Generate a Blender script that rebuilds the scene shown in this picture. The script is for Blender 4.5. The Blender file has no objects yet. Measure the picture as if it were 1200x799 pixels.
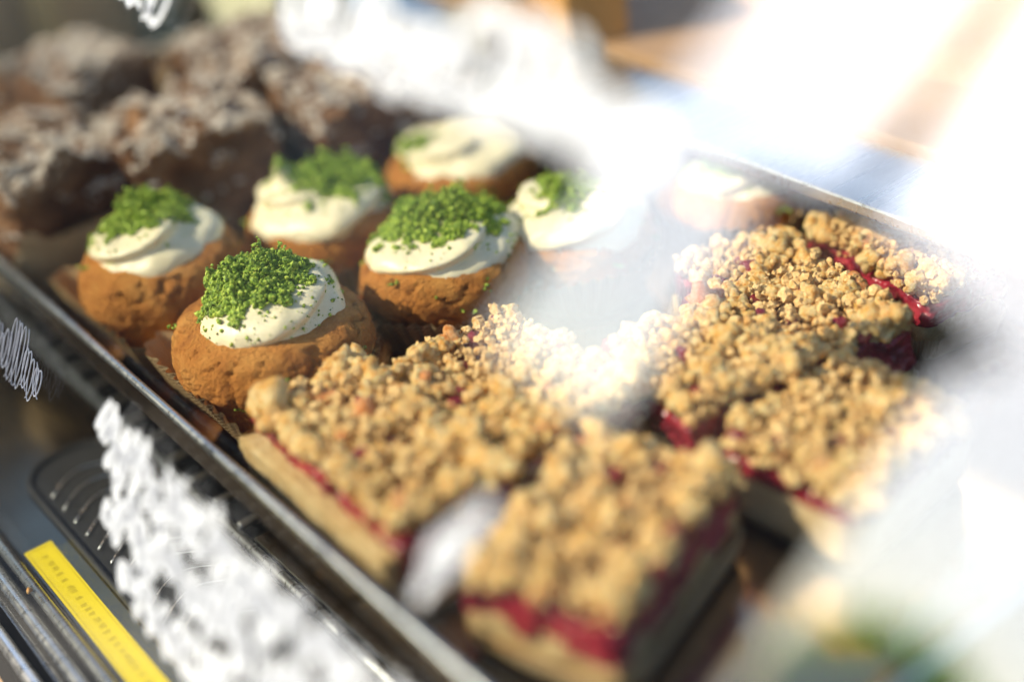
import bpy, bmesh, math, random
import numpy as np
from mathutils import Vector, Matrix, noise as mn

# ------------------------------------------------------------------ camera, sky, sun, exposure
scn = bpy.context.scene
COL = scn.collection
R = math.radians

# world frame: +X runs across the tray (away from the customer), +Y along the case, Z up, tray floor z = 0
CAM = (0.0, 0.0, 0.28)
cam_d = bpy.data.cameras.new('camera')
cam_d.sensor_width = 36.0
cam_d.lens = 50.0
cam_d.clip_start = 0.01
cam_d.clip_end = 500
cam_d.dof.use_dof = True
cam_d.dof.focus_distance = 0.482
cam_d.dof.aperture_fstop = 1.85
cam_d.dof.aperture_blades = 9
cam = bpy.data.objects.new('camera', cam_d)
rot = Matrix(((0.78279725, 0.39922728, -0.47733223),
              (-0.61252418, 0.3590659, -0.7041916),
              (-0.10973877, 0.84361677, 0.52561216)))
cam.matrix_world = Matrix.Translation(CAM) @ rot.to_4x4()
COL.objects.link(cam)
scn.camera = cam

SUN_AZ, SUN_EL = R(61), R(41)          # azimuth from +Y towards -X
sun_dir = Vector((-math.sin(SUN_AZ) * math.cos(SUN_EL), math.cos(SUN_AZ) * math.cos(SUN_EL), math.sin(SUN_EL)))
world = bpy.data.worlds.new('World')
scn.world = world
world.use_nodes = True
wn, wl = world.node_tree.nodes, world.node_tree.links
sky = wn.new('ShaderNodeTexSky')
sky.sky_type = 'NISHITA'
sky.sun_disc = False
sky.sun_elevation = SUN_EL
sky.sun_rotation = -SUN_AZ
sky.air_density = 1.0
sky.dust_density = 1.9
sky.ozone_density = 1.0
wl.new(sky.outputs[0], wn['Background'].inputs[0])
wn['Background'].inputs[1].default_value = 0.125

sl = bpy.data.lights.new('sun', 'SUN')
sl.energy = 5.0
sl.angle = R(0.6)
sl.color = (1.0, 0.88, 0.71)
so = bpy.data.objects.new('sun', sl)
so.rotation_euler = sun_dir.to_track_quat('Z', 'Y').to_euler()
so.location = sun_dir * 3
COL.objects.link(so)

scn.view_settings.view_transform = 'Standard'
scn.view_settings.look = 'None'
scn.view_settings.gamma = 1
scn.view_settings.use_curve_mapping = False
scn.view_settings.exposure = 1.2
scn.cycles.use_denoising = True
scn.cycles.transparent_max_bounces = 16
scn.cycles.max_bounces = 10
scn.cycles.caustics_reflective = False
scn.cycles.caustics_refractive = False

# ------------------------------------------------------------------ helpers
def mesh_np(name, v, f, mat, parent=None, smooth=True, uv=None):
    me = bpy.data.meshes.new(name)
    if isinstance(v, np.ndarray):
        v = v.tolist()
    if isinstance(f, np.ndarray):
        f = f.tolist()
    me.from_pydata(v, [], f)
    if smooth:
        me.polygons.foreach_set('use_smooth', [True] * len(me.polygons))
    if uv is not None:
        l = me.uv_layers.new(name='UVMap')
        idx = np.empty(len(me.loops), dtype=np.int32)
        me.loops.foreach_get('vertex_index', idx)
        l.data.foreach_set('uv', np.asarray(uv)[idx].ravel())
    me.update()
    if mat:
        me.materials.append(mat)
    return link(name, me, parent)

def link(name, me, parent=None):
    o = bpy.data.objects.new(name, me)
    COL.objects.link(o)
    o.parent = parent
    return o

def thing(name, label, cat, loc=(0, 0, 0), rotz=0.0, group=None, tilt=(0, 0)):
    o = bpy.data.objects.new(name, None)
    o.empty_display_size = 0.02
    COL.objects.link(o)
    o.location = loc
    o.rotation_euler = (tilt[0], tilt[1], rotz)
    o['label'] = label
    o['category'] = cat
    if group:
        o['group'] = group
    return o

def tag(o, label=None, cat=None, group=None, kind=None):
    for k, val in (('label', label), ('category', cat), ('group', group), ('kind', kind)):
        if val:
            o[k] = val
    return o

def bm_obj(name, bm, mat, parent=None, smooth=False, bevel=0.0, seg=2):
    if bevel:
        bmesh.ops.bevel(bm, geom=list(bm.edges), offset=bevel, segments=seg, affect='EDGES', profile=0.5)
    me = bpy.data.meshes.new(name)
    bm.to_mesh(me)
    bm.free()
    if smooth:
        me.polygons.foreach_set('use_smooth', [True] * len(me.polygons))
    me.materials.append(mat)
    return link(name, me, parent)

def box_bm(x0, x1, y0, y1, z0, z1):
    bm = bmesh.new()
    bmesh.ops.create_cube(bm, size=1.0)
    for v in bm.verts:
        v.co = Vector(((x0 + x1) / 2 + v.co.x * (x1 - x0), (y0 + y1) / 2 + v.co.y * (y1 - y0), (z0 + z1) / 2 + v.co.z * (z1 - z0)))
    return bm

def box(name, x0, x1, y0, y1, z0, z1, mat, parent=None, bevel=0.0):
    return bm_obj(name, box_bm(x0, x1, y0, y1, z0, z1), mat, parent, bevel=bevel)

def tube(name, pts, r, mat, parent=None, seg=10, flat=1.0):
    """a round tube swept along a polyline"""
    P = [Vector(p) for p in pts]
    vs, fs = [], []
    for i, p in enumerate(P):
        t = (P[min(i + 1, len(P) - 1)] - P[max(i - 1, 0)]).normalized()
        a = t.cross(Vector((0, 0, 1)))
        if a.length < 1e-4:
            a = t.cross(Vector((1, 0, 0)))
        a.normalize()
        b = a.cross(t)
        for k in range(seg):
            q = 2 * math.pi * k / seg
            vs.append(p + a * (r * math.cos(q)) + b * (r * flat * math.sin(q)))
    n = len(P)
    for i in range(n - 1):
        for k in range(seg):
            k2 = (k + 1) % seg
            fs.append((i * seg + k, i * seg + k2, (i + 1) * seg + k2, (i + 1) * seg + k))
    fs.append(tuple(range(seg))[::-1])
    fs.append(tuple((n - 1) * seg + k for k in range(seg)))
    return mesh_np(name, [tuple(v) for v in vs], fs, mat, parent)

def fbm(p, octv=4):
    return mn.fractal(p, 0.8, 2.1, octv)

# ------------------------------------------------------------------ materials
def new_mat(name):
    m = bpy.data.materials.new(name)
    m.use_nodes = True
    nt = m.node_tree
    return m, nt, nt.nodes['Principled BSDF']

def ramp(nt, fac, stops):
    r = nt.nodes.new('ShaderNodeValToRGB')
    e = r.color_ramp.elements
    while len(e) > 1:
        e.remove(e[-1])
    e[0].position, e[0].color = stops[0][0], (*stops[0][1], 1)
    for p, c in stops[1:]:
        q = e.new(p)
        q.color = (*c, 1)
    nt.links.new(fac, r.inputs[0])
    return r.outputs[0]

def tex(nt, kind, scale, **kw):
    n = nt.nodes.new(kind)
    n.inputs['Scale'].default_value = scale
    for k, val in kw.items():
        n.inputs[k].default_value = val
    co = nt.nodes.new('ShaderNodeTexCoord')
    nt.links.new(co.outputs['Object'], n.inputs['Vector'])
    return n

def bump(nt, height, bsdf, strength, dist, prev=None):
    b = nt.nodes.new('ShaderNodeBump')
    b.inputs['Strength'].default_value = strength
    b.inputs['Distance'].default_value = dist
    nt.links.new(height, b.inputs['Height'])
    if prev is not None:
        nt.links.new(prev, b.inputs['Normal'])
    nt.links.new(b.outputs[0], bsdf.inputs['Normal'])
    return b.outputs[0]

def mix(nt, fac, a, b, mode='MIX'):
    m = nt.nodes.new('ShaderNodeMix')
    m.data_type = 'RGBA'
    m.blend_type = mode
    for sock, val in ((0, fac), (6, a), (7, b)):
        if hasattr(val, 'links') or hasattr(val, 'is_linked'):
            nt.links.new(val, m.inputs[sock])
        elif isinstance(val, (int, float)):
            m.inputs[sock].default_value = val
        else:
            m.inputs[sock].default_value = (*val, 1)
    return m.outputs[2]

def obj_random(nt):
    return nt.nodes.new('ShaderNodeObjectInfo').outputs['Random']

def baked(name, stops, big=60, fine=900, rough=0.75, bstr=0.6, bdist=0.0008, sss=0.0, vary=None):
    m, nt, b = new_mat(name)
    n1 = tex(nt, 'ShaderNodeTexNoise', big, Detail=6.0, Roughness=0.65)
    col = ramp(nt, n1.outputs[0], stops)
    if vary:
        col = mix(nt, obj_random(nt), col, mix(nt, 1.0, col, vary, 'MULTIPLY'))
    nt.links.new(col, b.inputs['Base Color'])
    n2 = tex(nt, 'ShaderNodeTexNoise', fine, Detail=5.0, Roughness=0.7)
    v = tex(nt, 'ShaderNodeTexVoronoi', fine * 0.6)
    p = bump(nt, v.outputs[0], b, bstr * 0.6, bdist)
    bump(nt, n2.outputs[0], b, bstr, bdist, p)
    b.inputs['Roughness'].default_value = rough
    b.inputs['Specular IOR Level'].default_value = 0.3
    if sss:
        b.inputs['Subsurface Weight'].default_value = sss
        b.inputs['Subsurface Radius'].default_value = (1.0, 0.5, 0.2)
        b.inputs['Subsurface Scale'].default_value = 0.003
    return m

M = {}
M['cake'] = baked('cake', [(0.25, (0.26, 0.08, 0.012)), (0.45, (0.54, 0.205, 0.035)), (0.65, (0.66, 0.30, 0.065))], 90, 950, 0.8, 1.0, 0.0016)
def crumb_mat():
    m, nt, b = new_mat('crumb')
    n1 = tex(nt, 'ShaderNodeTexNoise', 2.0, Detail=5.0, Roughness=0.65)
    col = ramp(nt, n1.outputs[0], [(0.30, (0.54, 0.21, 0.035)), (0.41, (0.90, 0.53, 0.15)), (0.57, (0.97, 0.79, 0.43))])
    n3 = tex(nt, 'ShaderNodeTexNoise', 11, Detail=3.0, Roughness=0.7)
    col = mix(nt, 1.0, col, ramp(nt, n3.outputs[0], [(0.28, (0.75, 0.62, 0.48)), (0.46, (1, 1, 1)), (0.75, (1.0, 1.0, 1.0))]), 'MULTIPLY')
    col = mix(nt, obj_random(nt), col, mix(nt, 1.0, col, (0.97, 0.86, 0.70), 'MULTIPLY'))
    rnd = nt.nodes.new('ShaderNodeObjectInfo').outputs['Random']
    col = mix(nt, 1.0, col, ramp(nt, rnd, [(0.0, (0.90, 0.74, 0.56)), (0.15, (1.0, 0.96, 0.92)), (0.93, (1.0, 1.0, 1.0)), (0.97, (0.92, 0.66, 0.66)), (1.0, (0.80, 0.46, 0.50))]), 'MULTIPLY')
    nt.links.new(col, b.inputs['Base Color'])
    n2 = tex(nt, 'ShaderNodeTexNoise', 8, Detail=5.0, Roughness=0.72)
    v = tex(nt, 'ShaderNodeTexVoronoi', 7)
    p = bump(nt, v.outputs[0], b, 0.30, 0.07)
    bump(nt, n2.outputs[0], b, 0.55, 0.08, p)
    b.inputs['Roughness'].default_value = 0.6
    b.inputs['Specular IOR Level'].default_value = 0.35
    b.inputs['Subsurface Weight'].default_value = 0.2
    b.inputs['Subsurface Radius'].default_value = (1.0, 0.5, 0.2)
    b.inputs['Subsurface Scale'].default_value = 0.002
    return m
M['crumb'] = crumb_mat()
M['fine_crumb'] = baked('fine_crumb', [(0.35, (0.54, 0.28, 0.08)), (0.65, (0.84, 0.62, 0.30))], 260, 1200, 0.75, 0.6, 0.0006)
M['shortbread'] = baked('shortbread', [(0.3, (0.56, 0.35, 0.13)), (0.55, (0.72, 0.52, 0.25)), (0.8, (0.80, 0.64, 0.37))], 180, 700, 0.8, 1.0, 0.0016, 0.05)
M['crust'] = baked('crust', [(0.3, (0.28, 0.12, 0.035)), (0.7, (0.47, 0.25, 0.08))], 120, 1300, 0.8, 0.7, 0.0007)
M['chocolate'] = baked('chocolate', [(0.3, (0.06, 0.024, 0.010)), (0.5, (0.19, 0.085, 0.035)), (0.7, (0.42, 0.22, 0.10))], 70, 700, 0.8, 1.0, 0.0015)
M['sugar'] = baked('sugar', [(0.3, (0.55, 0.42, 0.30)), (0.7, (0.90, 0.83, 0.72))], 200, 1500, 0.9, 0.6, 0.0006)

m, nt, b = new_mat('frosting')
n = tex(nt, 'ShaderNodeTexNoise', 45, Detail=3.0)
nt.links.new(ramp(nt, n.outputs[0], [(0.3, (0.74, 0.64, 0.40)), (0.7, (0.81, 0.73, 0.51))]), b.inputs['Base Color'])
n = tex(nt, 'ShaderNodeTexNoise', 500, Detail=4.0)
bump(nt, n.outputs[0], b, 0.25, 0.0006)
b.inputs['Roughness'].default_value = 0.42
b.inputs['Subsurface Weight'].default_value = 0.15
b.inputs['Subsurface Radius'].default_value = (1, 0.7, 0.4)
b.inputs['Subsurface Scale'].default_value = 0.003
M['frosting'] = m

m, nt, b = new_mat('green_crumb')
n = tex(nt, 'ShaderNodeTexNoise', 620, Detail=3.0, Roughness=0.7)
nt.links.new(ramp(nt, n.outputs[0], [(0.36, (0.04, 0.085, 0.005)), (0.5, (0.21, 0.33, 0.018)), (0.64, (0.52, 0.60, 0.08))]), b.inputs['Base Color'])
b.inputs['Roughness'].default_value = 0.65
b.inputs['Subsurface Weight'].default_value = 0.1
b.inputs['Subsurface Radius'].default_value = (0.5, 1, 0.2)
b.inputs['Subsurface Scale'].default_value = 0.0015
M['green'] = m

m, nt, b = new_mat('jam')
n = tex(nt, 'ShaderNodeTexNoise', 130, Detail=5.0)
nt.links.new(ramp(nt, n.outputs[0], [(0.3, (0.08, 0.004, 0.016)), (0.55, (0.27, 0.015, 0.03)), (0.8, (0.46, 0.05, 0.07))]), b.inputs['Base Color'])
n = tex(nt, 'ShaderNodeTexVoronoi', 330)
bump(nt, n.outputs[0], b, 0.8, 0.0012)
b.inputs['Roughness'].default_value = 0.28
b.inputs['Subsurface Weight'].default_value = 0.1
b.inputs['Subsurface Radius'].default_value = (1, 0.15, 0.15)
b.inputs['Subsurface Scale'].default_value = 0.003
M['jam'] = m

def steel(name, base, rough, streak=(8, 400, 400), tint=None):
    m, nt, b = new_mat(name)
    b.inputs['Metallic'].default_value = 1.0
    co = nt.nodes.new('ShaderNodeTexCoord')
    mp = nt.nodes.new('ShaderNodeMapping')
    mp.inputs['Scale'].default_value = streak
    nt.links.new(co.outputs['Object'], mp.inputs[0])
    n = nt.nodes.new('ShaderNodeTexNoise')
    n.inputs['Scale'].default_value = 1.0
    n.inputs['Detail'].default_value = 4
    nt.links.new(mp.outputs[0], n.inputs['Vector'])
    n2 = tex(nt, 'ShaderNodeTexNoise', 35, Detail=5.0)
    nt.links.new(ramp(nt, n2.outputs[0], [(0.3, tuple(c * 0.75 for c in base)), (0.7, base)]), b.inputs['Base Color'])
    mr = nt.nodes.new('ShaderNodeMapRange')
    mr.inputs[3].default_value = rough * 0.6
    mr.inputs[4].default_value = rough * 1.5
    nt.links.new(n.outputs[0], mr.inputs[0])
    nt.links.new(mr.outputs[0], b.inputs['Roughness'])
    bump(nt, n.outputs[0], b, 0.08, 0.0003)
    return m
M['steel'] = steel('steel', (0.72, 0.74, 0.74), 0.28)
M['rim_steel'] = steel('rim_steel', (0.80, 0.83, 0.84), 0.28)
M['tray_steel'] = steel('tray_steel', (0.62, 0.44, 0.30), 0.17)  # brown tint puts warm reflections into the steel colour
M['deck_steel'] = steel('deck_steel', (0.30, 0.265, 0.20), 0.14)

def plain(name, col, rough=0.6, var=0.25, scale=30, metal=0.0, bs=0.2):
    m, nt, b = new_mat(name)
    n = tex(nt, 'ShaderNodeTexNoise', scale, Detail=6.0, Roughness=0.65)
    nt.links.new(ramp(nt, n.outputs[0], [(0.3, tuple(c * (1 - var) for c in col)), (0.7, tuple(min(1, c * (1 + var)) for c in col))]), b.inputs['Base Color'])
    bump(nt, n.outputs[0], b, bs, 0.002)
    b.inputs['Roughness'].default_value = rough
    b.inputs['Metallic'].default_value = metal
    return m
M['black'] = plain('black_plastic', (0.008, 0.008, 0.008), 0.75)
M['ledge'] = plain('ledge_sheen_grey', (0.50, 0.51, 0.48), 0.32)  # pale matte grey stands in for bright reflections on the steel bar
M['shadow_black'] = plain('well_shade_black', (0.02, 0.018, 0.016), 0.7)  # near-black colour stands in for the shade below the tray
M['yellow'] = plain('yellow_vinyl', (0.80, 0.62, 0.004), 0.45, 0.05)
M['yellow_print'] = plain('yellow_print', (0.62, 0.48, 0.006), 0.5, 0.1)
M['paint'] = plain('white_paint', (0.76, 0.77, 0.85), 0.55, 0.04, 200)
M['wood_dark'] = plain('dark_wood', (0.50, 0.34, 0.18), 0.6, 0.4, 9)
M['wood_olive'] = plain('olive_wood', (0.60, 0.42, 0.18), 0.6, 0.2, 12)
M['rear_wood'] = plain('rear_wood', (0.34, 0.20, 0.10), 0.5, 0.3, 14)
M['cardboard'] = plain('cardboard', (0.58, 0.30, 0.09), 0.8, 0.12, 40)
M['teal'] = plain('grey_green_paint', (0.26, 0.31, 0.25), 0.6, 0.1, 10)
M['pale_green'] = plain('pale_green_paint', (0.70, 0.68, 0.46), 0.6, 0.1, 10)
M['pale'] = plain('pale_paint', (0.55, 0.50, 0.44), 0.6, 0.1, 10)
M['pavement'] = plain('pavement', (0.07, 0.068, 0.066), 0.9, 0.25, 3)
M['brick'] = plain('dark_brick', (0.028, 0.020, 0.016), 0.9, 0.4, 3)
M['slate'] = plain('slate', (0.03, 0.032, 0.036), 0.7, 0.3, 4)
M['leaf'] = plain('leaf', (0.07, 0.17, 0.025), 0.5, 0.5, 6)
M['soil'] = plain('soil', (0.05, 0.03, 0.02), 0.9, 0.4, 30)
M['window_glass'] = plain('window_glass', (0.02, 0.025, 0.03), 0.1, 0.1, 3)

# brown printed paper with a lattice of diagonal lines on the outside (uses the UVs of the cup)
m, nt, b = new_mat('printed_paper')
uvn = nt.nodes.new('ShaderNodeUVMap')
sx = nt.nodes.new('ShaderNodeSeparateXYZ')
nt.links.new(uvn.outputs[0], sx.inputs[0])
def mth(op, a, c=None):
    n = nt.nodes.new('ShaderNodeMath')
    n.operation = op
    for i, val in enumerate((a, c)):
        if val is None:
            continue
        if isinstance(val, (int, float)):
            n.inputs[i].default_value = val
        else:
            nt.links.new(val, n.inputs[i])
    return n.outputs[0]
ua = mth('MULTIPLY', sx.outputs[0], 66.0)
va = mth('MULTIPLY', sx.outputs[1], 11.0)
w1 = mth('ABSOLUTE', mth('SINE', mth('MULTIPLY', mth('ADD', ua, va), math.pi)))
w2 = mth('ABSOLUTE', mth('SINE', mth('MULTIPLY', mth('SUBTRACT', ua, va), math.pi)))
lat = mth('MINIMUM', w1, w2)
pat = ramp(nt, lat, [(0.22, (0.66, 0.50, 0.27)), (0.42, (0.15, 0.07, 0.02))])
geo = nt.nodes.new('ShaderNodeNewGeometry')
col = mix(nt, geo.outputs['Backfacing'], pat, (0.62, 0.42, 0.20))
nt.links.new(col, b.inputs['Base Color'])
n = tex(nt, 'ShaderNodeTexNoise', 700, Detail=3.0)
bump(nt, n.outputs[0], b, 0.2, 0.0004)
b.inputs['Roughness'].default_value = 0.6
M['paper'] = m

m, nt, b = new_mat('plain_paper')
n = tex(nt, 'ShaderNodeTexNoise', 60, Detail=4.0)
nt.links.new(ramp(nt, n.outputs[0], [(0.3, (0.48, 0.33, 0.16)), (0.7, (0.64, 0.48, 0.27))]), b.inputs['Base Color'])
b.inputs['Roughness'].default_value = 0.65
M['plain_paper'] = m

nt = M['leaf'].node_tree
b = nt.nodes['Principled BSDF']
tl = nt.nodes.new('ShaderNodeBsdfTranslucent')
tl.inputs[0].default_value = (0.50, 0.85, 0.10, 1)
mx = nt.nodes.new('ShaderNodeMixShader')
mx.inputs[0].default_value = 0.5
nt.links.new(b.outputs[0], mx.inputs[1])
nt.links.new(tl.outputs[0], mx.inputs[2])
nt.links.new(mx.outputs[0], nt.nodes['Material Output'].inputs[0])

# coated display glass: clear, with a mirror-like sheen that grows towards grazing angles
m = bpy.data.materials.new('coated_glass')
m.use_nodes = True
nt = m.node_tree
nt.nodes.clear()
out = nt.nodes.new('ShaderNodeOutputMaterial')
tr = nt.nodes.new('ShaderNodeBsdfTransparent')
tr.inputs[0].default_value = (0.97, 0.985, 0.975, 1)
gl = nt.nodes.new('ShaderNodeBsdfGlossy')
gl.inputs['Roughness'].default_value = 0.0
gl.inputs['Color'].default_value = (1, 1, 1, 1)
lw = nt.nodes.new('ShaderNodeLayerWeight')
lw.inputs[0].default_value = 0.5
pw = nt.nodes.new('ShaderNodeMath')
pw.operation = 'POWER'
pw.inputs[1].default_value = 5.0
nt.links.new(lw.outputs['Facing'], pw.inputs[0])
mr = nt.nodes.new('ShaderNodeMapRange')
mr.inputs[3].default_value = 0.165
mr.inputs[4].default_value = 1.0
nt.links.new(pw.outputs[0], mr.inputs[0])
ms = nt.nodes.new('ShaderNodeMixShader')
nt.links.new(mr.outputs[0], ms.inputs[0])
nt.links.new(tr.outputs[0], ms.inputs[1])
nt.links.new(gl.outputs[0], ms.inputs[2])
nt.links.new(ms.outputs[0], out.inputs[0])
M['glass'] = m

# ------------------------------------------------------------------ the surroundings that the glass mirrors
GZ = -0.98
pv = mesh_np('pavement', [(-90, -90, GZ), (90, -90, GZ), (90, 90, GZ), (-90, 90, GZ)], [(0, 1, 2, 3)], M['pavement'], smooth=False)
pv['kind'] = 'structure'

def polar(az, d, z=0.0):
    return Vector((-math.sin(R(az)) * d, math.cos(R(az)) * d, z))

def building(name, label, p0, p1, depth, h, wins, mat):
    """a block with its front along p0-p1, seen only as a mirror image in the display glass"""
    d = (p1 - p0)
    w = d.length
    t = thing(name, label, 'building', (p0.x, p0.y, GZ), math.atan2(d.y, d.x))
    box('wall', 0, w, 0, depth, 0, h, mat, t)
    box('roof', -0.15, w + 0.15, -0.15, depth + 0.15, h, h + 0.14, M['slate'], t, 0.02)
    for (x0, x1, z0, z1) in wins:
        f = box('window', x0, x1, -0.05, 0.05, z0, z1, M['wood_dark'], t)
        box('pane', x0 + 0.06, x1 - 0.06, -0.065, -0.052, z0 + 0.06, z1 - 0.06, M['window_glass'], f)
    return t
a0, a1 = polar(41.8, 6.2), polar(5, 7.5)
building('dark_building', 'tall dark brick building mirrored in the left of the display glass', a0, a1, 3.0, 6.4,
         [(0.5, 1.4, 1.0, 2.4), (2.0, 2.9, 1.0, 2.4), (0.5, 1.4, 3.4, 4.8), (2.0, 2.9, 3.4, 4.8)], M['brick'])
b0, b1 = polar(51.2, 7.0), polar(48.2, 7.6)
building('dark_kiosk', 'low dark kiosk mirrored beside the bright gap in the display glass', b0, b1, 1.2, 3.3,
         [(0.12, 0.36, 1.1, 2.0)], M['brick'])

w0, w1 = polar(48.1, 7.9), polar(41.9, 7.9)  # added wall, blocks the low sky in the glass reflection
dv = w1 - w0
t = thing('sky_blocking_wall', 'low dark wall added between the mirrored buildings to cut off the reflected sky', 'wall', (w0.x, w0.y, GZ), math.atan2(dv.y, dv.x))
box('wall', 0, dv.length, 0, 0.25, 0, 1.78, M['brick'], t)
box('coping', -0.02, dv.length + 0.02, -0.03, 0.28, 1.78, 1.84, M['slate'], t, 0.01)
c = polar(50.9, 5.6, GZ)
t = thing('wooden_post', 'brown wooden post mirrored in the upper right of the display glass', 'post', tuple(c), R(40))
box('shaft', -0.065, 0.065, -0.065, 0.065, 0.06, 4.6, M['rear_wood'], t, 0.01)
box('foot', -0.16, 0.16, -0.16, 0.16, 0.0, 0.06, M['slate'], t, 0.01)

# ------------------------------------------------------------------ display case
case = thing('display_case', 'steel pastry display case with sloping front glass', 'display case', (0, 0, 0))
Y0, Y1 = -0.30, 0.92
box('front_panel', 0.050, 0.46, Y0, Y1, GZ + 0.08, -0.075, M['wood_dark'], case)
box('plinth', 0.09, 0.44, Y0 + 0.03, Y1 - 0.03, GZ, GZ + 0.08, M['black'], case)
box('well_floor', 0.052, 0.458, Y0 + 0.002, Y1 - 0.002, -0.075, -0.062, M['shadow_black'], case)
box('deck', 0.0735, 0.1335, Y0, Y1, -0.034, -0.030, M['deck_steel'], case, 0.0008)
box('deck_lip', 0.0735, 0.0765, Y0, Y1, -0.0615, -0.0345, M['deck_steel'], case)
# slotted ledge beside the tray: an edge bar and many rungs over the well, coloured near black for its shade
tube('ledge_bar', [(0.1365, Y0, -0.0305), (0.1365, Y1, -0.0305)], 0.0020, M['steel'], case)
tube('ledge_bar', [(0.1655, Y0, -0.0305), (0.1655, Y1, -0.0305)], 0.0026, M['ledge'], case)
rung = bpy.data.meshes.new('rung')
bm = box_bm(0.1392, 0.1628, -0.0016, 0.0016, -0.0325, -0.0295)
bmesh.ops.bevel(bm, geom=list(bm.edges), offset=0.0005, segments=1, affect='EDGES')
bm.to_mesh(rung)
bm.free()
rung.materials.append(M['steel'])
for i in range(16):
    o = link('rung', rung, case)
    o.location.y = 0.392 + i * 0.0185
box('ledge_plate', 0.1395, 0.1625, Y0, 0.382, -0.0330, -0.0302, M['deck_steel'], case, 0.0006)
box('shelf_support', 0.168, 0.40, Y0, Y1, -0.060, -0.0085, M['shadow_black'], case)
# rails along the foot of the glass
for x, z, r in ((0.0705, -0.0285, 0.0021), (0.0638, -0.0290, 0.0022), (0.0535, -0.0330, 0.0024)):
    tube('rail', [(x, Y0, z), (x, Y1, z)], r, M['steel'], case, 12)
box('rail_bed', 0.0505, 0.0730, Y0, Y1, -0.0610, -0.0365, M['black'], case)
# raised service ledge behind the tray and the far end of the case
box('rear_ledge', 0.3430, 0.3835, Y0, 0.752, 0.0465, 0.0520, M['steel'], case, 0.0012)
box('rear_board', 0.3840, 0.620, Y0, 0.752, 0.0440, 0.0560, M['rear_wood'], case, 0.0012)
box('rear_upright', 0.4005, 0.458, Y0, Y1, -0.060, 0.0438, M['wood_dark'], case)
box('end_panel', 0.135, 0.3995, 0.772, 0.790, -0.0295, 0.150, M['wood_dark'], case)
box('end_post', 0.2330, 0.2470, 0.756, 0.7715, -0.0295, 0.100, M['wood_olive'], case, 0.002)
box('end_post', 0.2950, 0.3180, 0.756, 0.7715, -0.0295, 0.100, M['teal'], case, 0.002)

# vent: a black oval recess with curved fins
def rounded_rect(x0, x1, y0, y1, r, n=10):
    pts = []
    for cx, cy, a0_ in ((x1 - r, y1 - r, 0), (x0 + r, y1 - r, 90), (x0 + r, y0 + r, 180), (x1 - r, y0 + r, 270)):
        for k in range(n + 1):
            a = R(a0_ + 90 * k / n)
            pts.append((cx + r * math.cos(a), cy + r * math.sin(a)))
    return pts
vp = rounded_rect(0.0915, 0.1290, 0.325, 0.4820, 0.0165)
vent_v = [(x, y, -0.0288) for x, y in vp] + [(x, y, -0.0300) for x, y in vp]
nv = len(vp)
vent = mesh_np('vent', vent_v, [tuple(range(nv))] + [(i, (i + 1) % nv, nv + (i + 1) % nv, nv + i)[::-1] for i in range(nv)], M['black'], case, smooth=False)
tube('vent_rim', [(x, y, -0.0286) for x, y in vp + vp[:2]], 0.0013, M['black'], vent, 8)
fin_pts = []
for k in range(13):
    u = k / 12
    fin_pts.append((0.0955 + 0.030 * u, 0.0095 * math.sin(math.pi * u), -0.0279))
fin0 = tube('fin', fin_pts, 0.00022, M['steel'], vent, 6)
fin0.location.y = 0.456
for i in range(1, 12):
    o = link('fin', fin0.data, vent)
    o.location.y = 0.456 - 0.0105 * i

# yellow sticker with thin printed border and a row of small faded print
st = box('sticker', 0.0752, 0.0853, 0.270, 0.434, -0.0299, -0.0296, M['yellow'], case)
tag(st, 'yellow safety sticker with faded print')
box('sticker_border', 0.0760, 0.0763, 0.272, 0.4325, -0.02955, -0.0295, M['yellow_print'], st)
box('sticker_border', 0.0842, 0.0845, 0.272, 0.4325, -0.02955, -0.0295, M['yellow_print'], st)
box('sticker_border', 0.0764, 0.0841, 0.4322, 0.4325, -0.02955, -0.0295, M['yellow_print'], st)
rng = random.Random(4)
bm = bmesh.new()
y = 0.427
while y > 0.28:
    h = rng.uniform(0.0022, 0.0030)
    for k in range(rng.randint(2, 3)):
        yy = y - k * 0.0009
        o_ = bmesh.ops.create_cube(bm, size=1.0)['verts']
        for v in o_:
            v.co = Vector((0.0803 + v.co.x * h * rng.choice((0.4, 1.0)), yy + v.co.y * 0.0004, -0.02952 + v.co.z * 0.00006))
    y -= rng.uniform(0.0030, 0.0048)
tag(bm_obj('faded_print', bm, M['yellow_print'], st), kind='stuff')

# sloping front glass with white hand-painted writing on its inner face
TAU = R(28)
GS = Vector((math.sin(TAU), 0, math.cos(TAU)))        # up the slope
GN = Vector((-math.cos(TAU), 0, math.sin(TAU)))       # outwards
G0 = Vector((0.0585, 0, -0.030))
def gpt(y, s, off=0.0):
    return G0 + GS * s + GN * off + Vector((0, y, 0))
gv = []
for off in (0.0, -0.004):
    for (y, s) in ((Y0, 0.0), (Y1 - 0.02, 0.0), (Y1 - 0.02, 0.34), (Y0, 0.34)):
        gv.append(tuple(gpt(y, s, off)))
glass = mesh_np('front_glass', gv, [(3, 2, 1, 0), (4, 5, 6, 7), (0, 1, 5, 4), (1, 2, 6, 5), (2, 3, 7, 6), (3, 0, 4, 7)], M['glass'], case, smooth=False)

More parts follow.
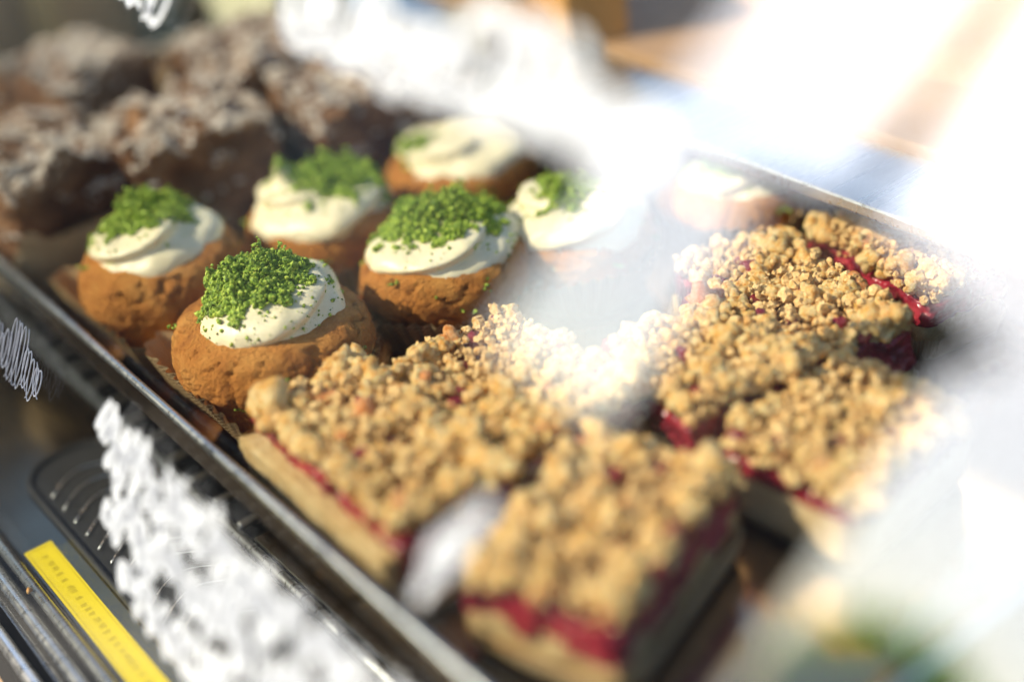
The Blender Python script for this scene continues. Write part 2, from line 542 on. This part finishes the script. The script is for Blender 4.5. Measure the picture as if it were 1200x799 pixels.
def ribbon(pts, w):
    """one painted brush stroke: a thin raised band on the glass"""
    vs, fs = [], []
    n = len(pts)
    for i, (y, s) in enumerate(pts):
        a, c = pts[max(0, i - 1)], pts[min(n - 1, i + 1)]
        ty, ts = c[0] - a[0], c[1] - a[1]
        L = math.hypot(ty, ts) or 1
        ny, ns = -ts / L, ty / L
        e = min(i, n - 1 - i)
        ww = w * (0.55 if e == 0 else 0.85 if e == 1 else 1.0) * 0.5
        vs += [gpt(y + ny * ww, s + ns * ww, -0.0042), gpt(y + ny * ww * 0.8, s + ns * ww * 0.8, -0.0045),
               gpt(y - ny * ww * 0.8, s - ns * ww * 0.8, -0.0045), gpt(y - ny * ww, s - ns * ww, -0.0042)]
    for i in range(n - 1):
        q, p = i * 4, i * 4 + 4
        for k in range(3):
            fs.append((q + k, q + k + 1, p + k + 1, p + k))
    return [tuple(v) for v in vs], fs

def word(y_from, y_to, s0, s1, pitch, w, seed, amp=0.6):
    """looping handwriting from y_from down to y_to between the lines s0 and s1"""
    rg = random.Random(seed)
    h = s1 - s0
    y = y_from
    while y > y_to:
        top = rg.choice((0.55, 0.62, 0.7, 1.0, 1.0))
        low = rg.choice((0.0, 0.0, 0.06, -0.12))
        pts = []
        turns = rg.choice((1.0, 1.5, 1.5, 2.0))
        steps = int(14 * turns)
        for k in range(steps + 1):
            u = k / steps
            ph = 2 * math.pi * turns * u + math.pi
            pts.append((y - pitch * turns * 0.75 * u + amp * pitch * 0.5 * math.sin(ph),
                        s0 + h * (low + (top - low) * (0.5 + 0.5 * math.cos(ph)) ** 0.9)))
        v, f = ribbon(pts, w * rg.uniform(0.85, 1.2))
        mesh_np('painted_stroke', v, f, M['paint'], glass, smooth=False)
        y -= pitch * turns * 0.8 + rg.uniform(0.0, 0.25) * pitch

word(0.500, 0.432, 0.069, 0.089, 0.0036, 0.00042, 1, 1.3)
def dabs(y_from, y_to, s0, s1, step, w, seed):
    """a row of short brush dabs: the beaded letters of the painted line"""
    rg = random.Random(seed)
    y = y_from
    while y > y_to:
        h = s1 - s0
        c = s0 + h * rg.uniform(0.15, 0.85)
        L = rg.uniform(0.25, 0.62) * h + 0.001
        lean = rg.uniform(-0.5, 0.8)
        pts = [(y + lean * L * (u - 0.5) + 0.0007 * math.sin(3 * u + seed), c + L * (u - 0.5)) for u in (0, 0.25, 0.5, 0.75, 1.0)]
        v, f = ribbon(pts, w * rg.uniform(0.75, 1.2))
        mesh_np('painted_stroke', v, f, M['paint'], glass, smooth=False)
        y -= step * rg.uniform(0.6, 1.3)
dabs(0.380, 0.192, 0.070, 0.088, 0.0021, 0.0056, 2)
dabs(0.366, 0.192, 0.054, 0.070, 0.0021, 0.0056, 3)
dabs(0.347, 0.192, 0.039, 0.052, 0.0023, 0.0056, 5)
word(0.428, 0.398, 0.206, 0.230, 0.0110, 0.0030, 6, 0.8)
word(0.328, 0.200, 0.215, 0.238, 0.0120, 0.0052, 7, 1.6)
for pts, w in ((((0.2040, 0.1400), (0.2065, 0.1370), (0.2095, 0.1310), (0.2110, 0.1240), (0.2120, 0.1190)), 0.0052),
               (((0.2110, 0.1330), (0.2135, 0.1270), (0.2150, 0.1200), (0.2175, 0.1130), (0.2190, 0.1080)), 0.0056),
               (((0.2150, 0.1270), (0.2180, 0.1240), (0.2185, 0.1180), (0.2165, 0.1160), (0.2150, 0.1190)), 0.0040)):
    v, f = ribbon(pts, w)
    mesh_np('painted_stroke', v, f, M['paint'], glass, smooth=False)

# ------------------------------------------------------------------ tray
tray = thing('serving_tray', 'polished steel serving tray holding all the pastries', 'tray', (0, 0, 0))
TX0, TX1, TY0, TY1 = 0.126, 0.392, 0.150, 0.735
def ring(inset, z, r):
    return [(x, y, z) for x, y in rounded_rect(TX0 + inset, TX1 - inset, TY0 + inset, TY1 - inset, r, 6)]
def loft(name, rings, mat, parent, close=False):
    n = len(rings[0])
    vs = [p for rg_ in rings for p in rg_]
    fs = []
    for i in range(len(rings) - 1):
        for k in range(n):
            k2 = (k + 1) % n
            fs.append((i * n + k, i * n + k2, (i + 1) * n + k2, (i + 1) * n + k))
    if close:
        fs.append(tuple((len(rings) - 1) * n + k for k in range(n)))
    return mesh_np(name, vs, fs, mat, parent)
loft('wall', [ring(0.0010, 0.0235, 0.010), ring(0.0014, 0.012, 0.010), ring(0.0016, 0.0095, 0.010), ring(0.0020, 0.0085, 0.010), ring(0.0210, -0.0078, 0.010)], M['tray_steel'], tray)
loft('floor_plate', [ring(0.0036, 0.0225, 0.009), ring(0.0046, 0.012, 0.009), ring(0.0066, 0.0085, 0.009), ring(0.0110, 0.0040, 0.009), ring(0.0160, 0.0010, 0.009), ring(0.0230, 0.0, 0.009)], M['tray_steel'], tray, True)
rp = ring(0.001, 0.0245, 0.010)
tube('rim', rp + rp[:2], 0.0016, M['rim_steel'], tray, 12)

# ------------------------------------------------------------------ pastry building blocks
def ico(sub):
    bm = bmesh.new()
    bmesh.ops.create_icosphere(bm, subdivisions=sub, radius=1.0)
    bm.verts.ensure_lookup_table()
    v = np.array([p.co[:] for p in bm.verts])
    f = np.array([[q.index for q in fc.verts] for fc in bm.faces])
    bm.free()
    return v, f
ICO1, ICO2, ICO3 = ico(1), ico(2), ico(3)

def grains(name, pos, rad, mat, parent, seed, jit=0.35, base=None):
    """many small rough grains as one mesh"""
    v0, f0 = base or ICO1
    rs = np.random.RandomState(seed)
    n = len(pos)
    V = v0[None] * (1 + rs.uniform(-jit, jit, (n, len(v0), 1)))
    V = V * np.asarray(rad)[:, None, None] * rs.uniform(0.75, 1.25, (n, 1, 3)) + np.asarray(pos)[:, None, :]
    F = f0[None] + (np.arange(n) * len(v0))[:, None, None]
    o = mesh_np(name, V.reshape(-1, 3), F.reshape(-1, 3), mat, parent, smooth=False)
    o['kind'] = 'stuff'
    return o

def make_cake(rmax, hgt, seed):
    NT, NR = 140, 70
    prof = [(0.70, 0.0), (0.76, 0.12), (0.82, 0.28), (0.89, 0.42), (0.985, 0.53), (1.0, 0.64), (0.985, 0.75), (0.93, 0.86), (0.80, 0.94), (0.60, 0.985), (0.3, 1.0), (0.0, 1.0)]
    px = np.linspace(0, 1, len(prof))
    u = np.linspace(0, 1, NR)
    rr = np.interp(u, px, [p[0] for p in prof])
    zz = np.interp(u, px, [p[1] for p in prof])
    k = np.array([0.25, 0.5, 0.25])
    for _ in range(6):
        rr[1:-1] = np.convolve(rr, k, 'valid')
        zz[1:-1] = np.convolve(zz, k, 'valid')
    V = []
    off = Vector((seed * 3.1, seed * 1.7, 0))
    for i in range(NR):
        for j in range(NT):
            a = 2 * math.pi * j / NT
            r, z = rr[i] * rmax, zz[i] * hgt
            d = Vector((math.cos(a), math.sin(a), 0))
            p = d * r + Vector((0, 0, z))
            q = p * 60 + off
            amp = min(1.0, rr[i] * 1.6) * (0.4 + 0.6 * min(1, zz[i] * 2))
            e = 0.0022 * mn.noise(q * 0.5) * amp + 0.0008 * mn.noise(q * 1.7) * amp + 0.0005 * mn.noise(q * 6.0) + 0.0003 * mn.noise(q * 17.0)
            ck = abs(mn.noise(Vector((a * 3.2, z * 90, seed * 7.0))))
            if ck < 0.05 and 0.4 < zz[i] < 0.9:
                e -= 0.0020 * (1 - ck / 0.05)
            s = 1 + e / max(r, 0.004)
            V.append((p.x * s, p.y * s, z + e * (0.6 if zz[i] > 0.8 else 0.2)))
    F = []
    for i in range(NR - 1):
        for j in range(NT):
            j2 = (j + 1) % NT
            F.append((i * NT + j, i * NT + j2, (i + 1) * NT + j2, (i + 1) * NT + j))
    F.append(tuple(range(NT))[::-1])
    return V, F

def make_wrapper(seed, rb, flare_dir, flare, fold=0.0, top=0.0205):
    """fluted paper cup, peeled open on one side"""
    NT, NV = 220, 9
    V, UV, F = [], [], []
    for i in range(NV):
        v = i / (NV - 1)
        for j in range(NT + 1):
            a = 2 * math.pi * j / NT
            d = math.cos(a - flare_dir)
            o = max(0.0, d) ** 1.2
            r = rb + v * (0.0078 + flare * o + 0.001 * math.sin(3 * a + seed))
            z = 0.0012 + v * (top - 0.009 * o * (flare / 0.02)) + 0.0012 * v * math.sin(5 * a + seed * 2)
            if fold:
                w = max(0.0, min(1.0, (math.degrees(a) - 108) / 12)) * max(0.0, min(1.0, (250 - math.degrees(a)) / 25))
                w = w * w * (3 - 2 * w)
                rl = min(fold / max(0.05, -math.cos(a)), 0.0500)
                r = r * (1 - w) + (rl - 0.0075 * (1 - v)) * w
                z = z * (1 - w) + (0.0060 + 0.0190 * v) * w
            r += (0.0004 + 0.0009 * v) * math.sin(40 * a)
            V.append((r * math.cos(a), r * math.sin(a), z))
            UV.append((j / NT, v))
    for i in range(NV - 1):
        for j in range(NT):
            q = i * (NT + 1) + j
            F.append((q, q + 1, q + NT + 2, q + NT + 1))
    return V, F, UV

def make_frosting(rx, ry, hgt, seed, peak=None):
    NT, NR = 120, 56
    V, F = [], []
    off = Vector((seed * 5.3, seed * 2.9, 1.0))
    for i in range(NR):
        t = i / (NR - 1)
        ang = t * math.pi * 0.60
        for j in range(NT):
            a = 2 * math.pi * j / NT
            rad = math.sin(min(ang, math.pi / 2)) ** 0.86
            if ang > math.pi / 2:
                rad = 1.0 - 0.9 * (ang - math.pi / 2) ** 2
            z = math.cos(ang)
            z = z ** 0.8 if z > 0 else z * 0.55
            edge = 1 + 0.10 * mn.noise(Vector((math.cos(a) * 1.3, math.sin(a) * 1.3, seed * 2.0)))
            x, y = math.cos(a) * rad * edge, math.sin(a) * rad * edge
            # folds left by the knife: a soft spiral terrace
            ph = (a + seed * 1.3 + 5.2 * t) / (2 * math.pi) * 2.0
            fr = ph - math.floor(ph)
            saw = (fr / 0.86) if fr < 0.86 else (1 - fr) / 0.14
            saw = saw * saw * (3 - 2 * saw)
            fold = (saw - 0.5) * 0.0036 * min(1, t * 2.6) * (1 - 0.75 * max(0.0, t - 0.55) / 0.45)
            p = Vector((x * rx, y * ry, z * hgt))
            nrm = Vector((x, y, max(0.15, z))).normalized()
            e = fold + 0.0018 * mn.noise(p * 70 + off) + 0.0006 * mn.noise(p * 210 + off)
            p += nrm * e
            if peak:
                d2 = (p.x - peak[0]) ** 2 + (p.y - peak[1]) ** 2
                p.z += 0.0115 * math.exp(-d2 / (2 * 0.0027 ** 2))
            V.append(tuple(p))
    for i in range(NR - 1):
        for j in range(NT):
            j2 = (j + 1) % NT
            F.append((i * NT + j, (i + 1) * NT + j, (i + 1) * NT + j2, i * NT + j2))
    F.append(tuple(range(NT)))
    return np.array(V), F, NT, NR

def cupcake(label, loc, rmax, hgt, fr, seed, fold=0.0, peak=None, rotz=0.0, tilt=(0, 0), flare_dir=math.pi, flare=0.012, foff=(0, 0), moff=(0.0, 0.0), mound=0.62, ng=6000):
    t = thing('cupcake', label, 'cupcake', loc, rotz, 'cupcakes with cream and green crumbs', tilt)
    V, F = make_cake(rmax, hgt, seed)
    ck = mesh_np('cake', V, F, M['cake'], t)
    ck.location.z = 0.0018
    V, F, UV = make_wrapper(seed, rmax * 0.80, flare_dir, flare, fold)
    mesh_np('paper_cup', V, F, M['paper'], t, uv=UV)
    FV, FF, NT, NR = make_frosting(fr[0], fr[1], fr[2] + 0.002, seed, peak)
    f = mesh_np('frosting', FV, FF, M['frosting'], t)
    f.location = (foff[0], foff[1], hgt - 0.0040)
    rs = np.random.RandomState(seed * 11 + 3)
    # green crumbs piled on the crown
    pos, rad = [], []
    G = FV.reshape(NR, NT, 3)
    tries = 0
    while len(pos) < ng and tries < ng * 30:
        tries += 1
        i = int(NR * 0.80 * math.sqrt(rs.rand()))
        j = rs.randint(NT)
        p = G[i, j]
        dx, dy = p[0] / fr[0] - moff[0], p[1] / fr[1] - moff[1]
        d = math.hypot(dx, dy)
        w = mn.noise(Vector((p[0] * 190, p[1] * 190, seed * 4.0)))
        w2 = mn.noise(Vector((p[0] * 480, p[1] * 480, seed * 9.0)))
        lim = mound + 0.30 * w + 0.16 * w2
        if d < lim:
            lift = max(0.0, (lim - d)) * 0.0125 * (0.75 + 0.7 * w + 0.5 * w2)
            pos.append((p[0] + rs.normal(0, 0.0004), p[1] + rs.normal(0, 0.0004), p[2] + 0.0004 + rs.rand() * max(0.0, lift)))
            rad.append((0.00026 + 0.00062 * rs.rand() ** 1.8) * (1.7 if rs.rand() < 0.08 else 1.0))
        elif d < lim + 0.35 and rs.rand() < 0.016:
            pos.append((p[0], p[1], p[2] + 0.0003))
            rad.append(0.00016 + 0.0007 * rs.rand() ** 2.5)
    g = grains('green_crumbs', pos, rad, M['green'], f, seed)
    # a few loose crumbs on the cake itself
    CV = np.array(V0 := [v for v in make_cake_pts(ck)])
    pos, rad = [], []
    for c in range(11):
        k = rs.randint(len(CV))
        for q in range(rs.randint(1, 9)):
            pos.append(CV[k] + np.array((rs.normal(0, 0.0012), rs.normal(0, 0.0012), rs.uniform(0.0, 0.0010))))
            rad.append(rs.uniform(0.0004, 0.0009))
    grains('stray_crumbs', pos, rad, M['green'], ck, seed + 1)
    return t

def make_cake_pts(o):
    me = o.data
    zs = [v.co.z for v in me.vertices]
    top = max(zs)
    return [v.co[:] for v in me.vertices if 0.45 * top < v.co.z < 0.93 * top]

# crumb lumps: a small set of shapes that all the crumbs share
def lump(seed, long=False):
    """a crumb: small balls of dough baked into one lump"""
    v, f = ICO3
    rg = random.Random(seed)
    off = Vector((seed * 9.7, seed * 4.1, seed * 1.3))
    balls = [(Vector((0, 0, 0)), 0.52)]
    for k in range(rg.randint(5, 9)):
        d = Vector((rg.gauss(0, 1), rg.gauss(0, 1) * (0.4 if long else 1.0), rg.gauss(0, 1) * 0.7)).normalized()
        balls.append((d * rg.uniform(0.40, 0.62) * (1.25 if long else 1.0), rg.uniform(0.24, 0.46)))
    V = []
    for p in v:
        q = Vector(p).normalized()
        best = 0.0
        for c, r in balls:
            pr = q.dot(c)
            disc = r * r - c.length_squared + pr * pr
            if disc > 0:
                best = max(best, pr + math.sqrt(disc))
        w = q * best
        w *= 1 + 0.16 * mn.noise(w * 3.6 + off) + 0.15 * mn.noise(w * 8 + off) + 0.05 * mn.noise(w * 19 + off)
        V.append(tuple(w))
    me = bpy.data.meshes.new('crumb')
    me.from_pydata(V, [], f.tolist())
    me.polygons.foreach_set('use_smooth', [True] * len(me.polygons))
    me.materials.append(M['crumb'])
    return me
LUMPS = [lump(s) for s in range(14)]
LUMPS_LONG = [lump(s, True) for s in range(20, 26)]

def slab(w, l, z0, z1, seed, rough, nx=30, ny=46, nz=6, bulge=0.0, top_noise=0.0):
    """a cut block with uneven faces: closed grid box displaced by noise"""
    bm = bmesh.new()
    bmesh.ops.create_cube(bm, size=1.0)
    bmesh.ops.subdivide_edges(bm, edges=list(bm.edges), cuts=22, use_grid_fill=True)
    off = Vector((seed * 3.3, seed * 7.1, seed))
    for v in bm.verts:
        x, y, z = v.co
        # rounded corners
        p = Vector((x * w, y * l, z0 + (z + 0.5) * (z1 - z0)))
        q = p * 120 + off
        n = Vector((mn.noise(q), mn.noise(q + Vector((31, 0, 0))), mn.noise(q + Vector((0, 57, 0)))))
        n2 = Vector((mn.noise(q * 4), mn.noise(q * 4 + Vector((11, 0, 0))), mn.noise(q * 4 + Vector((0, 17, 0)))))
        p += Vector((n.x * rough + n2.x * rough * 0.4, n.y * rough + n2.y * rough * 0.4, (n.z * (rough + top_noise) if z > -0.4 else 0)))
        if bulge:
            k = 1 + bulge * (1 - (2 * z) ** 2) * 0.5
            p.x *= k
            p.y *= k
        v.co = p
    return bm

def slice_(label, loc, w, l, rotz, seed, h_base=0.0195, h_top=0.0265, left=0.0, crust=0.30, n_big=130, n_fine=1000, liner=True, tilt=(0, 0), big=(0.0026, 0.0066), longs=7):
    t = thing('crumble_slice', label, 'cake slice', loc, rotz, 'raspberry crumble slices', tilt)
    rg = random.Random(seed)
    if liner:
        # thin fluted paper tray under the slice
        N = 160
        pts = rounded_rect(-w / 2 - 0.0015, w / 2 + 0.0015, -l / 2 - 0.0015, l / 2 + 0.0015, 0.006, 39)
        V, F = [], []
        for i, (sc_, z) in enumerate(((0.0, 0.0008), (0.0009, 0.005), (0.0022, 0.0095 if liner is True else liner))):
            for k, (x, y) in enumerate(pts):
                L = math.hypot(x, y)
                fl = sc_ + (0.0005 * math.sin(k * 1.25) if i else 0)
                V.append((x * (1 + fl / L), y * (1 + fl / L), z + (0.0006 * math.sin(k * 0.21 + seed) if i == 2 else 0)))
        n = len(pts)
        for i in range(2):
            for k in range(n):
                F.append((i * n + k, i * n + (k + 1) % n, (i + 1) * n + (k + 1) % n, (i + 1) * n + k))
        F.append(tuple(range(n))[::-1])
        mesh_np('paper_liner', V, F, M['plain_paper'], t)
    bb = bm_obj('crust_layer', slab(w * 0.985, l * 0.985, 0.0012, h_base * crust, seed + 2, 0.0007), M['crust'], t, True)
    bm_obj('shortbread_layer', slab(w, l, h_base * crust, h_base, seed, 0.0011, bulge=0.02), M['shortbread'], t, True)
    jm = bm_obj('jam_layer', slab(w * 1.01 - left, l * 1.01, h_base - 0.0030, h_top, seed + 5, 0.0024, top_noise=0.001), M['jam'], t, True)
    jm.location.x = left / 2
    if left:
        je = bm_obj('jam_layer', slab(w * 0.86, 0.012, 0.0095, h_top - 0.0006, seed + 9, 0.0016), M['jam'], t, True)
        je.location = (0.0022, -l / 2 + 0.0047, 0)
    # big crumbs one by one
    for k in range(n_big):
        edge = k < n_big * 0.30
        for _ in range(14):
            x, y = rg.uniform(-0.5, 0.5), rg.uniform(-0.5, 0.5)
            if mn.noise(Vector((x * 7, y * 9, seed * 2.2))) > -0.08:
                break
        if edge:
            if rg.random() < l / (w + l):
                x = math.copysign(rg.uniform(0.40, 0.475), x)
            else:
                y = math.copysign(rg.uniform(0.42, 0.475), y)
        r = rg.uniform(*big) * (0.75 if k % 3 == 0 else 1.0)
        me = rg.choice(LUMPS)
        if k < longs:
            me = rg.choice(LUMPS_LONG)
            r *= 1.35
        o = link('crumb', me, t)
        hz = 0.0035 * (0.5 + 0.5 * mn.noise(Vector((x * 3.2, y * 4.2, seed * 1.1)))) * 2
        o.location = (x * (w - left) + left / 2, y * l, h_top + (0.0022 if edge else -0.0008) + rg.uniform(0.0, 0.0035) + hz * (0.4 if edge else 1))
        o.rotation_euler = (rg.uniform(-0.7, 0.7), rg.uniform(-0.7, 0.7), rg.uniform(0, 6.28))
        o.scale = (r * rg.uniform(0.85, 1.25), r, r * rg.uniform(0.8, 1.05))
    rs = np.random.RandomState(seed)
    pos = np.c_[rs.uniform(-0.5, 0.5, n_fine) * (w - left) + left / 2, rs.uniform(-0.5, 0.5, n_fine) * l, h_top + rs.uniform(0.0005, 0.0085, n_fine)]
    grains('fine_crumbs', pos, 0.0004 + 0.0018 * rs.rand(n_fine) ** 2.2, M['fine_crumb'], t, seed, 0.30, ICO2)
    # berries poking out of the topping
    for k in range(12):
        v, f = ICO2
        o = mesh_np('raspberry', v * rg.uniform(0.0022, 0.0040) * (1 + 0.2 * np.random.RandomState(seed + k).uniform(-1, 1, (len(v), 1))), f, M['jam'], t)
        o.location = (rg.uniform(-0.45, 0.45) * w, rg.uniform(-0.48, 0.48) * l, h_top + rg.uniform(0.001, 0.0055))
    return t

# ------------------------------------------------------------------ cupcakes
PI = math.pi
cupcake('cupcake with a tall mound of bright green crumbs, nearest the tray rim in front', (0.1715, 0.3990, 0.001), 0.0350, 0.0405, (0.0258, 0.0252, 0.0145), 1,
        fold=0.0340, flare=0.004, foff=(0.0025, 0.0000), moff=(-0.08, 0.16), mound=0.76, tilt=(0.0, 0.0), ng=9000)
cupcake('leftmost cupcake, its paper peeled open beside the tray rim, under the chocolate cakes', (0.1660, 0.4760, 0.001), 0.0318, 0.0420, (0.0245, 0.0245, 0.0135), 2,
        fold=0.0310, flare=0.004, moff=(0.05, 0.3), mound=0.70)
cupcake('cupcake behind the front one with green crumbs in a flat patch and a cream peak', (0.2340, 0.4670, 0.001), 0.0320, 0.0355, (0.0290, 0.0280, 0.0120), 3,
        flare=0.004, moff=(0.25, 0.0), mound=0.66, peak=(-0.0105, 0.0085))
cupcake('cupcake with olive green crumbs ringing its cream, right of the front cupcake', (0.2440, 0.3970, 0.001), 0.0325, 0.0380, (0.0285, 0.0265, 0.0105), 4,
        flare=0.003, flare_dir=0.5, moff=(0.18, 0.2), mound=0.80, ng=9000)
cupcake('cupcake with bare cream and hardly any green crumbs in the back row', (0.3040, 0.4690, 0.001), 0.0325, 0.0325, (0.0290, 0.0280, 0.0095), 5,
        flare=0.003, moff=(-0.55, 0.3), mound=0.25, ng=500)
cupcake('pale cupcake half hidden by white glare, behind the crumble slices', (0.2960, 0.3840, 0.001), 0.0310, 0.0330, (0.0280, 0.0270, 0.0120), 6,
        flare=0.003, moff=(0.0, 0.1), mound=0.45, ng=1400)
cupcake('cupcake at the far right by the rear ledge, dark green on top', (0.3645, 0.3640, 0.001), 0.0270, 0.028, (0.0215, 0.0215, 0.0095), 7,
        flare=0.003, moff=(0.0, 0.2), mound=0.6)

# ------------------------------------------------------------------ crumble slices
slice_('crumble slice at the tray rim with its pale shortbread side in the sun', (0.1580, 0.3170, 0.001), 0.0460, 0.0840, R(-1), 31, n_big=185, longs=18, big=(0.0026, 0.0076), h_base=0.0250, h_top=0.0290, left=0.006)
slice_('nearest crumble slice, out of focus, showing red jam above the shortbread', (0.1865, 0.2420, 0.001), 0.0680, 0.0460, R(19), 32, h_base=0.0165, h_top=0.0245, n_big=135, longs=14, big=(0.0028, 0.0080), crust=0.42)
slice_('crumble slice in the middle of the tray, behind the one at the rim', (0.2110, 0.3150, 0.001), 0.0520, 0.0700, R(3), 33, n_big=200, big=(0.0024, 0.0058))
slice_('small crumble slice with a tall sharp crest right of the middle slice', (0.2610, 0.2800, 0.001), 0.0440, 0.0480, R(-8), 34, n_big=150, h_base=0.0130, h_top=0.0260)
slice_('long crumble slice lying behind the small crested slice', (0.3110, 0.2900, 0.001), 0.0440, 0.0800, R(-14), 35, h_base=0.0150, h_top=0.0240, n_big=150, big=(0.0028, 0.0060))
slice_('rightmost crumble slice in a fluted paper, veiled by the glare', (0.2690, 0.2280, 0.001), 0.0560, 0.0470, R(6), 36, n_big=135, liner=0.0185, h_base=0.0120, h_top=0.0200)
slice_('crumble slice at the back right against the rear tray rim', (0.3640, 0.2830, 0.001), 0.0340, 0.0620, R(-10), 37, n_big=110, h_base=0.0170, h_top=0.0220)

# ------------------------------------------------------------------ chocolate cakes
def chocolate(label, loc, w, l, h, rotz, seed, paper_h=0.018):
    w, l, h = w * 1.08, l * 1.08, h * 1.28
    t = thing('chocolate_cake', label, 'chocolate cake', loc, rotz, 'sugar dusted chocolate cakes')
    bm = slab(w, l, 0.001, h, seed, 0.0035, top_noise=0.006, bulge=0.05)
    for v in bm.verts:
        q = v.co * 45 + Vector((seed, seed * 2, 0))
        if v.co.z > h * 0.6:
            v.co.z += 0.006 * mn.noise(q) - 0.010 * (abs(v.co.x / w) ** 3 + abs(v.co.y / l) ** 3) * 2
    ck = bm_obj('cake', bm, M['chocolate'], t, True)
    pos, rad = [], []
    rs = np.random.RandomState(seed)
    for v in ck.data.vertices:
        if v.normal.z > 0.35 and v.co.z > h * 0.55:
            for _ in range(7):
                if mn.noise(v.co * 90 + Vector((seed, 0, 5))) + rs.normal(0, 0.16) > -0.06:
                    p = v.co + Vector((rs.normal(0, 0.0009), rs.normal(0, 0.0009), 0.0003))
                    pos.append(p[:])
                    rad.append(rs.uniform(0.0004, 0.0012))
    grains('sugar_dusting', pos, rad, M['sugar'], ck, seed)
    pts = rounded_rect(-w / 2 - 0.003, w / 2 + 0.003, -l / 2 - 0.003, l / 2 + 0.003, 0.012, 30)
    V, F = [], []
    n = len(pts)
    for i in range(4):
        u = i / 3
        for k, (x, y) in enumerate(pts):
            s = 1 + 0.12 * u + 0.012 * u * math.sin(k * 1.1)
            V.append((x * s, y * s, 0.0006 + paper_h * u * (1 + 0.25 * math.sin(k * 0.16 + seed))))
    for i in range(3):
        for k in range(n):
            F.append((i * n + k, i * n + (k + 1) % n, (i + 1) * n + (k + 1) % n, (i + 1) * n + k))
    F.append(tuple(range(n))[::-1])
    mesh_np('paper_cup', V, F, M['plain_paper'], t)
    return t
chocolate('chocolate cake at the left edge, in a tan paper cup', (0.1600, 0.5740, 0.0), 0.050, 0.055, 0.046, 0.1, 51, 0.030)
chocolate('chocolate cake behind the leftmost cupcake, its top broad and sugar dusted', (0.2180, 0.5500, 0.0), 0.056, 0.058, 0.046, -0.15, 52)
chocolate('chocolate cake standing farthest back at the upper left', (0.2080, 0.6450, 0.0), 0.048, 0.052, 0.050, 0.3, 53)
chocolate('chocolate cake at the back behind the broad one, beside the pale green board', (0.2800, 0.6000, 0.0), 0.054, 0.054, 0.048, 0.1, 54)
chocolate('chocolate cake behind the cupcake with the cream peak', (0.2920, 0.5320, 0.0), 0.052, 0.050, 0.044, -0.1, 55)
chocolate('chocolate cake farthest right of the chocolate cakes, under the painted writing', (0.3520, 0.5500, 0.0), 0.050, 0.052, 0.030, 0.2, 56)

# ------------------------------------------------------------------ loose crumbs and things behind
def loose(label, loc, r, seed):
    o = link('fallen_crumb', LUMPS[seed % len(LUMPS)], None)
    o.location = loc
    o.scale = (r, r, r)
    tag(o, label, 'crumb')
loose('golden crumb fallen on the steel deck below the tray', (0.1246, 0.3390, -0.0270), 0.0030, 3)
loose('tiny crumb resting on the rails at the lower left', (0.0680, 0.4080, -0.0258), 0.0014, 5)

t = thing('cardboard_box', 'orange brown cardboard box standing on the rear ledge', 'box', (0.3960, 0.4950, 0.0565), R(-24))
box('carton', -0.0140, 0.0140, -0.0300, 0.0300, 0.0, 0.050, M['cardboard'], t, 0.0008)
box('flap', -0.0145, -0.0005, -0.0300, 0.0300, 0.0504, 0.0512, M['cardboard'], t)
box('flap', 0.0005, 0.0145, -0.0300, 0.0300, 0.0504, 0.0512, M['cardboard'], t)
box('tape', -0.0030, 0.0030, -0.0302, 0.0302, 0.0514, 0.0517, M['black'], t)
t = thing('pale_carton', 'pale carton standing on the rear ledge left of the cardboard box', 'box', (0.4050, 0.5800, 0.0565), R(-10))
box('carton', -0.0150, 0.0150, -0.0280, 0.0280, 0.0, 0.045, M['pale'], t, 0.001)
box('lid', -0.0155, 0.0155, -0.0285, 0.0285, 0.0452, 0.0500, M['pale'], t, 0.001)

t = thing('green_carton', 'tall pale green carton standing behind the chocolate cakes', 'box', (0.3400, 0.6850, 0.0005), R(6))
box('carton', -0.0220, 0.0220, -0.0360, 0.0360, 0.0, 0.120, M['pale_green'], t, 0.001)
box('lid', -0.0228, 0.0228, -0.0368, 0.0368, 0.1202, 0.1320, M['pale_green'], t, 0.001)

# planter with a leafy bush in front of the mirrored street
c = polar(63.0, 4.6, GZ)
t = thing('planter_bush', 'leafy green bush in a planter, mirrored at the lower right of the glass', 'bush', tuple(c))
bm = bmesh.new()
bmesh.ops.create_cone(bm, cap_ends=True, segments=28, radius1=0.20, radius2=0.27, depth=0.42)
for v in bm.verts:
    v.co.z += 0.21
bm_obj('pot', bm, M['slate'], t, False, 0.008)
rs = np.random.RandomState(8)
n = 3600
d = rs.normal(0, 1, (n, 3))
d /= np.linalg.norm(d, axis=1)[:, None]
ctr = d * (rs.rand(n, 1) ** 0.4) * np.array((0.40, 0.40, 0.44)) + np.array((0, 0, 1.16))
V, F = [], []
for k in range(n):
    u = rs.normal(0, 1, 3); u /= np.linalg.norm(u)
    w = np.cross(u, rs.normal(0, 1, 3)); w /= np.linalg.norm(w)
    L = rs.uniform(0.03, 0.06)
    q = len(V)
    V += [tuple(ctr[k] - u * L), tuple(ctr[k] + w * L * 0.4), tuple(ctr[k] + u * L), tuple(ctr[k] - w * L * 0.4)]
    F.append((q, q + 1, q + 2, q + 3))
tag(mesh_np('foliage', V, F, M['leaf'], t, smooth=False), kind='stuff')
tube('stem', [(0, 0, 0.40), (0.01, 0.01, 0.60), (0.0, 0.02, 1.15)], 0.025, M['soil'], t)
